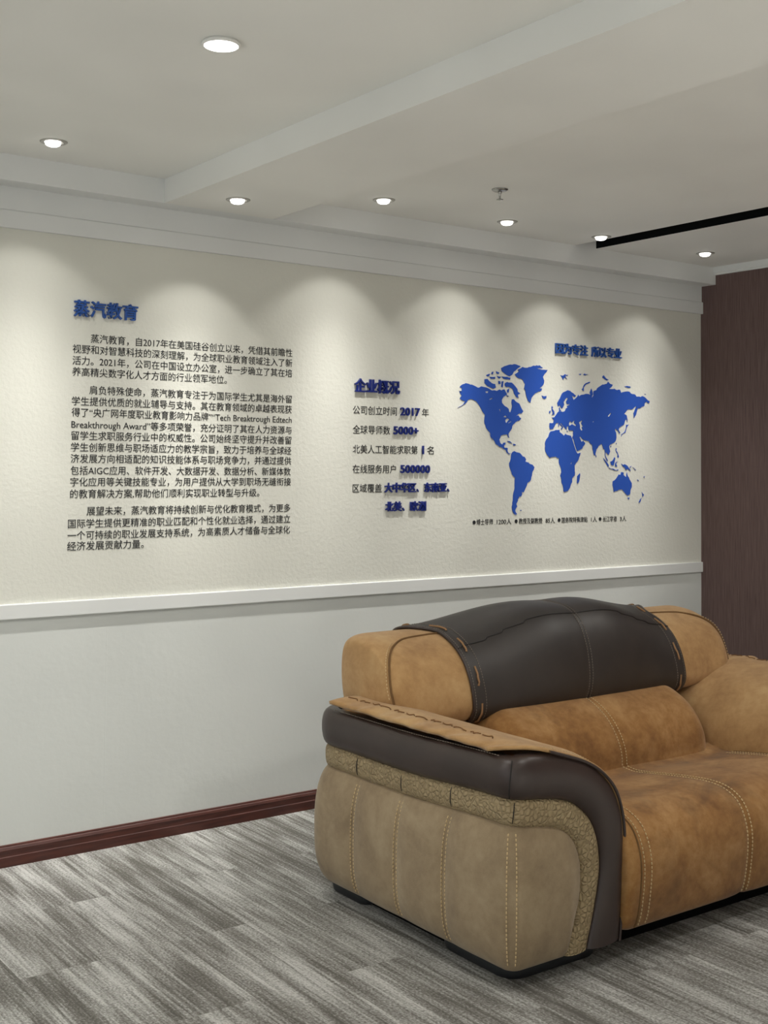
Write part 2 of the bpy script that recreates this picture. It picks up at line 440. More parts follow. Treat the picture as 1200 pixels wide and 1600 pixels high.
P2 = [('肩负特殊使命，蒸汽教育专注于为国际学生尤其是海外留', 1.839, XB, 1.789), ('学生提供优质的就业辅导与支持。其在教育领域的卓越表现获', XA, XB, 1.744),
      ('得了“央广网年度职业教育影响力品牌”“Tech Breaktrough Edtech', XA, XB, 1.700), ('Breakthrough Award”等多项荣誉，充分证明了其在人力资源与', XA, XB, 1.6535),
      ('留学生求职服务行业中的权威性。公司始终坚守提升并改善留', XA, XB, 1.6095), ('学生创新思维与职场适应力的教学宗旨，致力于培养与全球经', XA, XB, 1.5645),
      ('济发展方向相适配的知识技能体系与职场竞争力，并通过提供', XA, XB, 1.520), ('包括AIGC应用、软件开发、大数据开发、数据分析、新媒体数', XA, 2.768, 1.4735),
      ('字化应用等关键技能专业，为用户提供从大学到职场无缝衔接', XA, XB, 1.429), ('的教育解决方案,帮助他们顺利实现职业转型与升级。', XA, 2.612, 1.3825)]
P3 = [('展望未来，蒸汽教育将持续创新与优化教育模式，为更多', 1.837, 2.769, 1.315), ('国际学生提供更精准的职业匹配和个性化就业选择，通过建立', 1.762, 2.769, 1.267),
      ('一个可持续的职业发展支持系统，为高素质人才储备与全球化', 1.761, 2.768, 1.221), ('经济发展贡献力量。', 1.760, 2.080, 1.180)]
for P, lab in ((P1, 'four-line black paragraph directly under the left blue heading'), (P2, 'ten-line black paragraph in the middle of the left text block'),
               (P3, 'last black paragraph of four lines, lowest in the left text block')):
    t = thing('wall_paragraph', lab, 'wall lettering', (2.2, 0, P[-1][3]))
    for s, a, b, z in P: textline('text_line', s, a, b, z, EM, M_INK, t)
t = thing('wall_heading', 'navy raised heading above the short list of company facts', 'wall lettering', (3.2, 0, 1.864))
raised('企业概况', 3.099, 3.356, 1.866, .066, M_NAVY, t, .011, .020)
def fact(lab, z, pieces):
    t = thing('wall_caption', lab, 'wall lettering', (3.2, 0, z))
    for s, a, b, big in pieces:
        if big: raised(s, a, b, z+.002, big, M_NAVY, t, .008, .024, [2 if ord(c) > 255 else 1 for c in s])
        else: textline('text_line', s, a, b, z, .0425, M_INK, t)
fact('first fact line, thin text around a raised 2017', 1.755, [('公司创立时间', 3.096, 3.344, 0), ('2017', 3.361, 3.478, .052), ('年', 3.493, 3.533, 0)])
fact('second fact line, ending in a raised 5000+', 1.666, [('全球导师数', 3.096, 3.306, 0), ('5000+', 3.321, 3.469, .052)])
fact('third fact line, thin text around a raised numeral 1', 1.577, [('北美人工智能求职第', 3.097, 3.468, 0), ('1', 3.490, 3.506, .056), ('名', 3.526, 3.565, 0)])
fact('fourth fact line, ending in a raised 500000', 1.4865, [('在线服务用户', 3.097, 3.341, 0), ('500000', 3.363, 3.541, .052)])
fact('fifth fact line, with seven raised navy characters and commas', 1.399, [('区域覆盖', 3.098, 3.261, 0), ('大中华区、东南亚、', 3.274, 3.690, .047)])
fact('lowest fact line, four raised navy characters without thin text', 1.312, [('北美、欧洲', 3.280, 3.518, .047)])
t = thing('wall_heading', 'blue raised slogan above the world map at right', 'wall lettering', (4.6, 0, 2.115))
raised('因为专注', 4.358, 4.596, 2.117, .058, M_HEADBLUE, t, .010, .018)
raised('所以专业', 4.622, 4.853, 2.117, .058, M_HEADBLUE, t, .010, .018)
t = thing('wall_caption', 'small black line of staff numbers beneath the world map', 'wall lettering', (4.3, 0, 1.229))
for k, (s, a, b) in enumerate((('博士导师', 3.834, 3.941), ('1200人', 3.966, 4.063), ('教授及副教授', 4.114, 4.275), ('85人', 4.298, 4.363),
        ('国务院特殊津贴', 4.412, 4.600), ('1人', 4.627, 4.671), ('长江学者', 4.715, 4.823), ('3人', 4.847, 4.896))):
    textline('text_line', s, a, b, 1.2305-.0003*k, .031, M_INK, t)
for x in (3.820, 4.095, 4.3935, 4.6945):
    bm = bmesh.new(); bmesh.ops.create_cone(bm, cap_ends=True, segments=20, radius1=.0098, radius2=.0098, depth=.0012)
    bmesh.ops.rotate(bm, verts=bm.verts, matrix=Matrix.Rotation(PI/2, 3, 'X')); bmesh.ops.translate(bm, verts=bm.verts, vec=(x, -.0008, 1.2295))
    keep(from_bm('bullet_dot', bm, M_INK), t)

# ------------------------------------------------------------------ world map (wall coordinates in millimetres: x, z)
LAND = [
 ('blue North America, westernmost landmass of the map', [3760,1907,3779,1905,3812,1898,3839,1888,3859,1896,3878,1894,3895,1892,3911,1887,3928,1879,3945,1881,3962,1878,3979,1886,3993,1882,4013,1888,4020,1877,4030,1864,4007,1851,3995,1833,3997,1820,4010,1808,4030,1799,4041,1792,4045,1777,4052,1773,4058,1786,4064,1806,4060,1823,4063,1840,4076,1841,4093,1828,4111,1821,4123,1804,4140,1783,4128,1771,4108,1769,4088,1756,4107,1761,4114,1752,4126,1746,4105,1735,4088,1727,4071,1714,4063,1694,4048,1677,4040,1666,4047,1647,4040,1649,4031,1664,4008,1662,3989,1656,3980,1637,3986,1620,4000,1612,4006,1621,4021,1623,4019,1610,4013,1612,4011,1603,4015,1597,4032,1597,4036,1592,4034,1584,4038,1574,4046,1568,4055,1570,4054,1567,4044,1564,4029,1574,4023,1585,4007,1591,3997,1598,3981,1601,3981,1601,3955,1616,3949,1628,3935,1641,3918,1670,3907,1678,3893,1692,3882,1715,3882,1740,3885,1757,3868,1773,3854,1794,3834,1816,3813,1826,3793,1831,3777,1827,3766,1814,3731,1793,3711,1784,3746,1803,3760,1818,3742,1821,3723,1831,3736,1846,3721,1862,3736,1869,3736,1881,3723,1887,3739,1900], [3887,1873,3906,1874,3903,1865,3889,1865], [3912,1835,3934,1844,3931,1837,3915,1831], [3977,1788,3984,1788,3988,1771], [4005,1750,4019,1758,4031,1749,4014,1749], [4018,1736,4031,1745,4048,1739,4037,1732,4028,1721,4021,1723], [4037,1721,4062,1733,4057,1726,4041,1719]),
 ('Canadian arctic island', [3881,1932,3900,1935,3911,1925,3928,1915,3950,1912,3956,1895,3939,1888,3917,1895,3895,1903,3881,1913]),
 ('Baffin Island', [4015,1919,4030,1926,4061,1924,4087,1905,4099,1893,4102,1880,4119,1872,4102,1865,4108,1848,4093,1852,4076,1871,4067,1892,4047,1901,4024,1900,4014,1908]),
 ('Ellesmere Island', [3989,1993,4012,2004,4052,2015,4092,2017,4121,2008,4093,1992,4075,1980,4064,1964,4047,1955,4029,1960,4012,1968,3995,1978]),
 ('', [3892,1953,3917,1961,3911,1950,3897,1947]),
 ('', [3928,1970,3939,1973,3936,1960,3925,1959]),
 ('', [3956,1976,3978,1971,3973,1962,3959,1965]),
 ('', [3914,1946,3950,1948,3950,1937,3922,1936]),
 ('', [3961,1953,3990,1950,3978,1939]),
 ('', [3993,1952,4052,1949,4050,1938,4007,1940]),
 ('', [3970,1928,3984,1928,3987,1914,3973,1913]),
 ('', [3993,1927,4007,1929,4001,1897,3990,1901]),
 ('', [4030,1886,4044,1895,4041,1873,4030,1873]),
 ('', [4024,1862,4044,1856,4033,1852]),
 ('', [3720,1868,3736,1866,3731,1860]),
 ('', [3916,1665,3924,1655,3935,1633,3924,1647]),
 ('', [4033,1631,4051,1630,4067,1618,4053,1622]),
 ('', [4074,1618,4092,1614,4083,1609,4072,1610]),
 ('', [4105,1735,4126,1746,4120,1740,4108,1732]),
 ('blue Greenland', [4081,1967,4110,1984,4101,1990,4133,2007,4168,2005,4209,2018,4251,2022,4275,2010,4233,2005,4269,2000,4308,2001,4287,1980,4275,1964,4284,1945,4278,1923,4251,1902,4269,1905,4266,1894,4234,1882,4210,1868,4198,1856,4188,1828,4172,1836,4160,1861,4154,1887,4145,1899,4151,1921,4133,1944,4099,1951]),
 ('Iceland', [4267,1868,4282,1864,4300,1867,4300,1856,4285,1850,4273,1857]),
 ('blue South America', [4059,1562,4061,1568,4068,1576,4080,1581,4093,1576,4116,1573,4129,1563,4137,1555,4150,1553,4160,1541,4156,1529,4177,1525,4185,1518,4204,1514,4218,1501,4214,1490,4204,1477,4201,1459,4195,1439,4187,1429,4170,1422,4166,1408,4155,1391,4145,1374,4132,1376,4134,1363,4128,1354,4113,1352,4111,1343,4104,1341,4106,1332,4094,1316,4101,1304,4091,1293,4087,1282,4101,1266,4091,1262,4076,1271,4068,1285,4065,1302,4072,1335,4073,1361,4081,1386,4083,1416,4086,1447,4065,1464,4056,1486,4047,1506,4046,1520,4057,1542]),
 ('', [4120,1285,4132,1286,4127,1281]),
 ('blue Africa', [4330,1686,4345,1688,4366,1694,4395,1696,4395,1683,4410,1676,4426,1665,4436,1676,4459,1669,4476,1666,4484,1652,4494,1629,4506,1604,4517,1581,4526,1574,4547,1579,4543,1564,4533,1544,4515,1526,4503,1511,4505,1494,4507,1474,4505,1459,4486,1446,4486,1426,4477,1414,4470,1396,4453,1379,4430,1374,4423,1379,4422,1394,4411,1419,4408,1439,4400,1458,4408,1476,4406,1493,4390,1525,4390,1549,4376,1550,4368,1557,4352,1555,4325,1549,4307,1564,4293,1583,4291,1598,4291,1623,4301,1645,4315,1658,4321,1675], [4473,1520,4480,1528,4485,1529,4479,1518]),
 ('Madagascar', [4542,1472,4545,1464,4537,1429,4528,1417,4521,1421,4523,1456,4533,1464]),
 ('blue Europe and Asia, largest landmass of the map', [4325,1729,4349,1730,4353,1744,4340,1757,4357,1759,4379,1784,4391,1792,4389,1807,4394,1812,4400,1797,4408,1794,4391,1789,4418,1789,4433,1794,4439,1807,4452,1813,4446,1821,4468,1827,4466,1830,4446,1830,4440,1843,4453,1858,4447,1865,4439,1860,4432,1853,4423,1840,4427,1827,4417,1812,4410,1805,4401,1814,4396,1823,4383,1816,4377,1833,4387,1847,4398,1861,4411,1884,4429,1894,4452,1903,4471,1900,4491,1890,4512,1878,4506,1870,4483,1873,4495,1854,4510,1863,4524,1874,4528,1883,4536,1875,4557,1884,4585,1890,4609,1889,4619,1884,4614,1898,4626,1920,4634,1906,4638,1888,4628,1869,4643,1884,4643,1907,4664,1913,4669,1922,4690,1934,4711,1945,4743,1950,4753,1962,4769,1951,4788,1948,4785,1939,4761,1923,4802,1927,4823,1920,4845,1923,4855,1906,4894,1916,4921,1915,4932,1906,4965,1902,4976,1891,5009,1890,5020,1896,5043,1890,5065,1875,5082,1870,5077,1857,5054,1867,5040,1855,5040,1844,5009,1831,4987,1828,4976,1803,4965,1784,4955,1772,4951,1799,4962,1818,4976,1836,4965,1837,4943,1821,4905,1818,4877,1793,4898,1786,4891,1763,4877,1736,4850,1724,4835,1708,4848,1689,4839,1687,4830,1703,4815,1705,4818,1712,4807,1710,4806,1703,4815,1692,4818,1664,4807,1641,4765,1622,4762,1614,4770,1589,4759,1570,4735,1588,4734,1567,4753,1536,4745,1538,4732,1561,4730,1581,4728,1598,4718,1601,4714,1612,4704,1629,4682,1617,4664,1598,4657,1565,4646,1569,4636,1598,4631,1623,4620,1627,4607,1641,4576,1646,4563,1649,4543,1664,4539,1660,4553,1636,4566,1642,4581,1630,4561,1607,4564,1605,4522,1587,4508,1614,4494,1649,4486,1656,4492,1669,4493,1694,4480,1694,4462,1694,4457,1705,4459,1714,4445,1713,4447,1698,4436,1702,4417,1719,4408,1728,4401,1731,4398,1728,4421,1710,4410,1698,4403,1700,4414,1709,4395,1723,4386,1731,4376,1731,4369,1729,4355,1710,4345,1698,4325,1698,4321,1709,4323,1728], [4468,1744,4483,1735,4503,1748,4499,1734,4515,1723,4511,1717,4483,1727,4464,1719,4461,1729], [4534,1738,4556,1749,4560,1744,4550,1735,4564,1716,4554,1713,4562,1699,4552,1695,4542,1707,4540,1727], [4751,1776,4772,1795,4778,1793,4759,1774], [4635,1744,4649,1749,4641,1740]),
 ('', [4339,1817,4347,1809,4341,1804,4356,1788,4358,1774,4339,1771,4347,1782,4338,1795,4336,1809]),
 ('', [4321,1789,4330,1794,4328,1781,4319,1777]),
 ('', [4400,1979,4421,1978,4432,1986,4455,1983,4450,1979,4432,1978,4448,1960,4428,1970,4419,1955,4411,1967]),
 ('', [4532,1991,4551,1994,4545,1986]),
 ('', [4565,1991,4581,1998,4579,1992,4605,1994,4581,1987]),
 ('', [4617,1955,4615,1949,4585,1939,4569,1921,4571,1903,4555,1911,4569,1933,4585,1946]),
 ('', [4385,1727,4391,1727,4389,1710,4385,1714]),
 ('', [4445,1692,4456,1690,4447,1687]),
 ('', [4719,1995,4737,1979,4759,1973,4743,1968,4724,1975,4708,1985]),
 ('', [4880,1943,4910,1945,4932,1940,4904,1937]),
 ('', [5040,1909,5054,1907,5043,1905]),
 ('', [4899,1782,4905,1763,4902,1748,4895,1767]),
 ('', [4894,1735,4916,1737,4902,1726,4894,1710,4888,1692,4861,1680,4853,1668,4858,1683,4883,1697,4893,1718]),
 ('', [4659,1571,4666,1561,4662,1556]),
 ('Borneo', [4802,1559,4809,1553,4804,1536,4796,1513,4779,1516,4771,1533,4786,1539]),
 ('New Guinea', [4856,1525,4870,1517,4881,1522,4904,1513,4916,1500,4931,1485,4921,1488,4904,1497,4895,1489,4883,1502,4866,1512]),
 ('blue Australia', [4790,1430,4814,1442,4835,1466,4848,1463,4856,1479,4875,1476,4873,1463,4893,1452,4900,1479,4908,1456,4921,1439,4938,1419,4938,1398,4927,1378,4925,1358,4904,1352,4889,1363,4873,1376,4862,1386,4837,1384,4821,1377,4798,1372,4794,1390,4788,1410]),
 ('', [4814,1608,4820,1605,4816,1594,4829,1582,4837,1562,4831,1554,4825,1562,4829,1574,4818,1585,4812,1594]),
 ('', [4814,1533,4833,1535,4818,1531,4816,1522,4825,1508,4810,1508,4808,1522]),
 ('', [4718,1554,4739,1536,4759,1516,4757,1504,4745,1516,4730,1535]),
 ('', [4759,1503,4792,1497,4812,1489,4833,1493,4831,1486,4808,1488,4763,1497]),
 ('', [4921,1503,4935,1513,4931,1505]),
 ('', [4906,1342,4921,1341,4914,1329]),
 ('', [5018,1371,5025,1362,5035,1356,5025,1343,5023,1349]),
 ('', [5018,1340,5003,1314,4993,1313,5005,1331]),
 ('', [4816,1637,4820,1629,4815,1628]),
 ('', [4771,1619,4778,1616,4775,1610]),
 ('', [4946,1506,4971,1490,4968,1488]),
 ('', [5033,1454,5042,1458,5038,1448]),
 ('', [4982,1439,4995,1433,4988,1430]),
]

rm = random.Random(3)
def ragged(flat):
    P = [(flat[i]/1000, flat[i+1]/1000) for i in range(0, len(flat), 2)]; out = []
    for a, b in zip(P, P[1:]+P[:1]):
        L = math.hypot(b[0]-a[0], b[1]-a[1]); k = max(1, int(L/.010))
        for i in range(k):
            t = i/k; j = min(.0022, L*.10) if i else 0
            out.append((a[0]+(b[0]-a[0])*t+rm.uniform(-j, j), a[1]+(b[1]-a[1])*t+rm.uniform(-j, j)))
    return out
t = thing('world_map', 'flat blue world map on the cream wall, right of the company facts', 'world map', (4.4, 0, 1.7))
for rec in LAND:
    c = bpy.data.curves.new('land', 'CURVE'); c.dimensions = '2D'; c.fill_mode = 'BOTH'; c.extrude = .001
    for k, flat in enumerate(rec[1:]):
        P = ragged(flat); sp = c.splines.new('POLY'); sp.points.add(len(P)-1); sp.use_cyclic_u = True
        for q, (x, z) in zip(sp.points, P): q.co = (x, z, 0, 1)
    o = bpy.data.objects.new('land', c); COL.objects.link(o)
    dg = bpy.context.evaluated_depsgraph_get(); dg.update()
    me = bpy.data.meshes.new_from_object(o.evaluated_get(dg))
    bpy.data.objects.remove(o); bpy.data.curves.remove(c)
    for v in me.vertices: v.co = Vector((v.co.x, -.0012-v.co.z, v.co.y))
    o = keep(link('landmass', me, M_MAPBLUE, None, False), t)
    if rec[0]: o['label'] = rec[0]

# ------------------------------------------------------------------ the sofa
CX = 3.36                                   # its middle
sofa = thing('sofa', 'brown suede and dark leather sofa standing before the lettered wall', 'sofa', (CX, -1.4, 0))
# plan path round the outside of the left arm: back, rear corner, side, front corner, front
XS, YF, YR, R1, R2 = 2.352, -1.897, -.900, .080, .038
U_SIDE = (YR-R1)-(YF+R2)                    # straight length of the side
U_FR = U_SIDE+PI/2*R2                       # where the straight front starts
def ufront(x): return U_FR+(x-(XS+R2))
def fold(u, z, d):
    """(distance along the plan path, height, outward offset) -> point"""
    if u < -PI/2*R1:
        return Vector((XS+R1-(u+PI/2*R1), YR+d, z))
    if u < 0:
        a = -u/R1; return Vector((XS+R1-(R1+d)*math.cos(a), YR-R1+(R1+d)*math.sin(a), z))
    if u < U_SIDE: return Vector((XS-d, YR-R1-u, z))
    if u < U_FR:
        a = (u-U_SIDE)/R2; return Vector((XS+R2-(R2+d)*math.cos(a), YF+R2-(R2+d)*math.sin(a), z))
    return Vector((XS+R2+(u-U_FR), YF-d, z))
UA = -.36
def arc_curve(zs, zc, front, n1=46, n2=64):
    """level along back and side, then the given (x, z) points across the front"""
    side = [(UA, zs), (-.12, zs), (0, zs), (U_SIDE*.5, zs-.002), (U_SIDE, zc), (U_FR, zc)]
    A = []
    for i in range(n1):
        u = UA+(U_SIDE-UA)*i/(n1-1); A.append(Vector((u, zs+(zc-zs)*smooth((u-U_SIDE*.45)/(U_SIDE*.55)), 0)))
    B = catmull([(U_SIDE, zc, 0), ((U_SIDE+U_FR)/2, zc, 0)]+[(ufront(x), z, 0) for x, z in front], n2)
    return A+B[1:]
C_OUT = arc_curve(.652, .664, [(2.40, .668), (2.506, .663), (2.60, .640), (2.665, .610), (2.715, .572), (2.756, .527), (2.787, .465), (2.800, .388), (2.800, .292), (2.795, .196), (2.782, .072)])
C_MID = arc_curve(.526, .546, [(2.40, .542), (2.507, .527), (2.575, .509), (2.622, .480), (2.662, .440), (2.688, .385), (2.700, .310), (2.688, .218), (2.645, .066)])
C_IN = arc_curve(.455, .474, [(2.40, .468), (2.456, .459), (2.520, .446), (2.566, .424), (2.602, .388), (2.625, .333), (2.630, .266), (2.617, .194), (2.596, .143), (2.566, .062)])
def puff(v, p=2.0): return max(0.0, 1-abs(2*v-1)**p)**.5
def band(name, A, B, m, parent, flip, d0, h, p=2.2, nv=13, wrinkle=0, lap=.0):
    rows = []
    for i, (a, b) in enumerate(zip(A, B)):
        row = []
        for j in range(nv):
            t = .5-.5*math.cos(PI*j/(nv-1)); v = -lap+t*(1+2*lap)
            q = a.lerp(b, v); d = d0+h*puff(t, p)
            if wrinkle: d += wrinkle*noise.noise(Vector((q.x*16, q.y*16, 3)))*puff(t, 4)
            row.append(fold(q.x, q.y, d))
        row.append(fold(b.x, b.y, d0-.028)); row.insert(0, fold(a.x, a.y, d0-.028))
        rows.append(row)
    return finish(name, grid_bm(rows), m, parent, flip)
SEAM_Y = (-1.152, -1.392, -1.635)
SEAM_U = [-.02-.98+.0-y for y in SEAM_Y]
SEAM_U = [(YR-R1)-y for y in SEAM_Y]
US_C = (U_SIDE+U_FR)/2
def pad_top(u):
    best = None
    for a, b in zip(C_IN, C_IN[1:]):
        if a.x <= u <= b.x: return a.y+(b.y-a.y)*(u-a.x)/max(1e-9, b.x-a.x)
    return C_IN[0].y
U_MAX = max(p.x for p in C_IN)
def pad_bottom(u):
    z = .058
    pts = [p for p in C_IN if p.x > ufront(2.5)]
    k = max(range(len(pts)), key=lambda i: pts[i].x)
    low = pts[k:]
    if u > low[-1].x:
        for a, b in zip(low, low[1:]):
            if b.x <= u <= a.x: return max(z, b.y+(a.y-b.y)*(u-b.x)/max(1e-9, a.x-b.x))
        return low[0].y
    return z
def pad_d(u, v):
    """outward bulge of the padded lower arm"""
    prof = max(0, 1-abs(2*v-1)**2.6)**.62
    if v < .5: prof = max(0, 1-abs(2*v-1)**3.2)**.6
    d = -.008+.060*prof
    if u > U_FR: d = -.008+.034*prof*min(1, max(0, (U_MAX-u)/.07))**.5 + .012*prof*smooth(1-(u-U_FR)/.25)
    elif u > US_C-.2: d -= .016*prof*smooth((u-(US_C-.2))/.2)
    g = 0
    for s in SEAM_U+[US_C]:
        x = abs(u-s)
        g = max(g, math.exp(-(x/.010)**2)*.008+math.exp(-(x/.05)**2)*.010)
    return d-g*prof
def arm_side_pad(parent, flip):
    us = [UA+(U_SIDE-UA)*i/90 for i in range(91)]+[U_SIDE+(U_FR-U_SIDE)*i/9 for i in range(1, 10)]+[U_FR+(U_MAX-.0005-U_FR)*math.sin(PI/2*i/40) for i in range(1, 41)]
    for s in SEAM_U: us += [s, s-.004, s+.004, s-.010, s+.010]
    us = sorted(us); rows = []
    for u in us:
        zt, zb = pad_top(u)+.004, pad_bottom(u); row = []
        for j in range(29):
            t = .5-.5*math.cos(PI*j/28); z = zb+(zt-zb)*t
            row.append(fold(u, z, pad_d(u, t)))
        row.insert(0, fold(u, zb, -.034)); row.append(fold(u, zt, -.034))
        rows.append(row)
    o = finish('side_pad', grid_bm(rows), M_TAUPE, parent, flip)
    return o
def pad_line(u, off, n=40, v0=.05, v1=.955, lift=.001):
    return [fold(u+off, pad_bottom(u)+(pad_top(u)-pad_bottom(u))*(v0+(v1-v0)*i/n), pad_d(u+off, v0+(v1-v0)*i/n)+lift) for i in range(n+1)]
# outline over the top of the arm, outside to inside, in (x, z)
ARM_TOP = [Vector((p[0], p[1], 0)) for p in [(2.376, .560), (2.392, .618), (2.44, .640), (2.506, .644), (2.60, .626), (2.665, .601), (2.715, .563), (2.752, .520), (2.778, .462), (2.790, .388), (2.790, .292), (2.785, .196), (2.772, .072)]]
ARM_TOP = catmull(ARM_TOP, 70)
def arm_swell(x, y, z):
    if x < 2.70: return 0
    return .030*smooth((x-2.70)/.09)*math.exp(-((z-.42)/.13)**2)*smooth((YR-.25-y)/.3)*smooth((y-YF)/.16)
def make_arm(flip, mirror_label=None):
    # inner upholstered body
    prof = [(p.x, p.y) for p in ARM_TOP]
    ys = [YR-.02-(YR-.02-(YF+.022))*i/26 for i in range(27)]+[YF+.010]
    rows = []
    for y in ys:
        row = []
        for p in ARM_TOP:
            swell = arm_swell(p.x, y, p.y)
            row.append((p.x+swell, y, p.y))
        row += [(2.376, y, .072)]
        rows.append(row)
    bm = grid_bm(rows, closed_v=True)
    for r in (0, -1):
        n_ = len(rows[0]); bm.verts.ensure_lookup_table()
        idx = range(n_) if r == 0 else range(len(rows)*n_-n_, len(rows)*n_)
        bm.faces.new([bm.verts[i] for i in idx])
    arm = finish('armrest', bm, M_SEAT, sofa, flip)
    band('leather_band', C_OUT, C_MID, M_LEATHER, arm, flip, .000, .030, 2.4)
    band('reptile_band', C_MID, C_IN, M_CROC, arm, flip, -.006, .022, 3.0, wrinkle=.0025, lap=.06)
    pad = arm_side_pad(arm, flip)
    # seams in the reptile band and at the corner of the leather
    def cross(A, B, u, d0, h, p):
        i = min(range(len(A)), key=lambda k: abs(A[k].x-u)); out = []
        for j in range(14):
            t = .04+.92*j/13; q = A[i].lerp(B[i], t); out.append(fold(q.x, q.y, d0+h*puff(t, p)+.0006))
        return out
    bm = bmesh.new()
    for u in (SEAM_U[0], SEAM_U[1], SEAM_U[2], US_C): tube_bm(cross(C_MID, C_IN, u, -.006, .022, 3.0), .0016, 6, bm)
    tube_bm(cross(C_OUT, C_MID, US_C, 0, .030, 2.4), .0016, 6, bm)
    finish('seam', bm, M_DARKPIPE, arm, flip)
    bm = bmesh.new()
    for u in SEAM_U:
        for s in (-.0085, .0085): stitch_bm(pad_line(u, s), .0125, .009, .0021, bm)
    for s in (-.009, .009): stitch_bm(pad_line(US_C, s), .0125, .009, .0021, bm)
    finish('stitching', bm, M_THREAD, arm, flip)
    bm = bmesh.new()
    edge = [fold(p.x, p.y+.004, .012) for p in C_OUT if 0 < p.x < U_SIDE+.01]
    stitch_bm(edge, .012, .009, .0014, bm)
    finish('stitching', bm, M_GREYTHREAD, arm, flip)
    # loose suede flap lying over the top of the arm
    NS, NY = 56, 70
    top = catmull([(2.330, .684, 0), (2.37, .691, 0), (2.43, .692, 0), (2.506, .678, 0), (2.60, .653, 0), (2.668, .622, 0), (2.722, .582, 0), (2.762, .535, 0), (2.788, .470, 0), (2.800, .392, 0), (2.800, .292, 0), (2.795, .196, 0), (2.783, .080, 0)], NS)
    rows = []
    y0, y1 = -.985, YF-.020
    for k in range(NY+1):
        v = k/NY; row = []
        for i, p in enumerate(top):
            s = i/(NS-1)
            wav = .006*math.sin(v*31+.6)+.004*math.sin(v*57)
            # rounded outer front corner, front edge drawn back on the inside of the arm
            yf = y1+.10*max(0, 1-s/.18)**2+.006*smooth((s-.6)/.3)
            y = y0+(yf-y0)*v
            x, z = p.x, p.y
            if s < .12: x -= wav*(1-s/.12); z += .5*wav*(1-s/.12)
            z -= .010*smooth((v-.93)/.07)*smooth((s-.1)/.2)
            z += .003*noise.noise(Vector((x*7, y*7, 2)))
            row.append((x+arm_swell(x, y, z), y, z))
        rows.append(row)
    bm = grid_bm(rows)
    bmesh.ops.recalc_face_normals(bm, faces=bm.faces)
    up_ = sum(f.normal.z for f in bm.faces)
    if up_ < 0: bmesh.ops.reverse_faces(bm, faces=bm.faces)
    if flip is not None:
        for v_ in bm.verts: v_.co.x = 2*flip-v_.co.x
        bmesh.ops.reverse_faces(bm, faces=bm.faces)
    flap = keep(from_bm('arm_flap', bm, M_TAN, None, True), arm)
    so = flap.modifiers.new('thickness', 'SOLIDIFY'); so.thickness = .011; so.offset = -1
    # lacing along the flap's outer edge
    bm = bmesh.new(); k = 2
    while k < NY-8:
        a = [Vector(rows[k+q][4])+Vector((.006*math.sin(k*1.7+q*1.9), 0, .0015+.002*(q % 2))) for q in range(5)]
        tube_bm(catmull(a, 14), .0019, 6, bm); k += 5
    finish('lacing', bm, M_LACE_DARK, arm, flip)
    bm = bmesh.new()
    stitch_bm([Vector(rows[NY-2][i])+Vector((0, 0, .001)) for i in range(9, NS-6)], .012, .008, .0012, bm)
    finish('stitching', bm, M_THREAD, arm, flip)
    # dark welt along the front edge of the flap
    bm = bmesh.new()
    tube_bm([Vector(rows[NY][i])+Vector((-.004, -.002, -.007)) for i in range(9, NS)], .005, 8, bm)
    finish('welt', bm, M_LEATHER, arm, flip)
    return arm
make_arm(None)
make_arm(CX)

# back frame behind the cushions
bm = bmesh.new(); add_box(bm, CX-.72, CX+.72, -1.02, -.865, .07, .62)
bmesh.ops.recalc_face_normals(bm, faces=bm.faces); bmesh.ops.bevel(bm, geom=bm.edges[:], offset=.03, segments=3, affect='EDGES')
keep(from_bm('back_panel', bm, M_TAUPE, None, True), sofa)

# generic upholstered block: a (y, z) profile run along x with rounded, slightly domed ends
def upholstered(name, prof_fn, x0, x1, m, r, nx=80, nv=90, pull=None, dome=.010, parent=None, end_scale=.80):
    xs = [(0, .0), (.006, .45), (.004, .72), (0, end_scale)]
    rows = []
    def row(x, s, xo):
        P = prof_fn(x); c = pull(x) if pull else sum(P, Vector())/len(P)
        return [Vector((xo, c.x+(p.x-c.x)*s, c.y+(p.y-c.y)*s)) for p in P]
    K = 9
    ends = [(dome*(1-.0), .02), (dome*.9, .3), (dome*.6, .6), (dome*.25, end_scale-.06)]
    for dx, s in ends: rows.append(row(x0, s, x0-dx))
    for k in range(K+1):
        a = PI/2*k/K; rows.append(row(x0+r*(1-math.cos(a)), end_scale+(1-end_scale)*math.sin(a), x0+r*(1-math.cos(a))))
    for k in range(1, nx):
        x = x0+r+(x1-x0-2*r)*k/nx; rows.append(row(x, 1, x))
    for k in range(K+1):
        a = PI/2*(1-k/K); rows.append(row(x1-r*(1-math.cos(a)), end_scale+(1-end_scale)*math.sin(a), x1-r*(1-math.cos(a))))
    for dx, s in ends[::-1]: rows.append(row(x1, s, x1+dx))
    bm = grid_bm(rows, closed_v=True)
    n_ = len(rows[0]); bm.verts.ensure_lookup_table()
    bm.faces.new([bm.verts[i] for i in range(n_)]); bm.faces.new([bm.verts[len(rows)*n_-n_+i] for i in range(n_)])
    return finish(name, bm, m, parent or sofa)
def closed_profile(pts, n):
    P = [Vector((a, b, 0)) for a, b in pts]; fine = []
    m_ = len(P)
    for i in range(m_):
        p0, p1, p2, p3 = P[i-1], P[i], P[(i+1) % m_], P[(i+2) % m_]
        for k in range(16):
            t = k/16
            fine.append(.5*((2*p1)+(p2-p0)*t+(2*p0-5*p1+4*p2-p3)*t*t+(3*p1-p0-3*p2+p3)*t**3))
    fine.append(fine[0].copy())
    return resample(fine, n+1)[:-1]
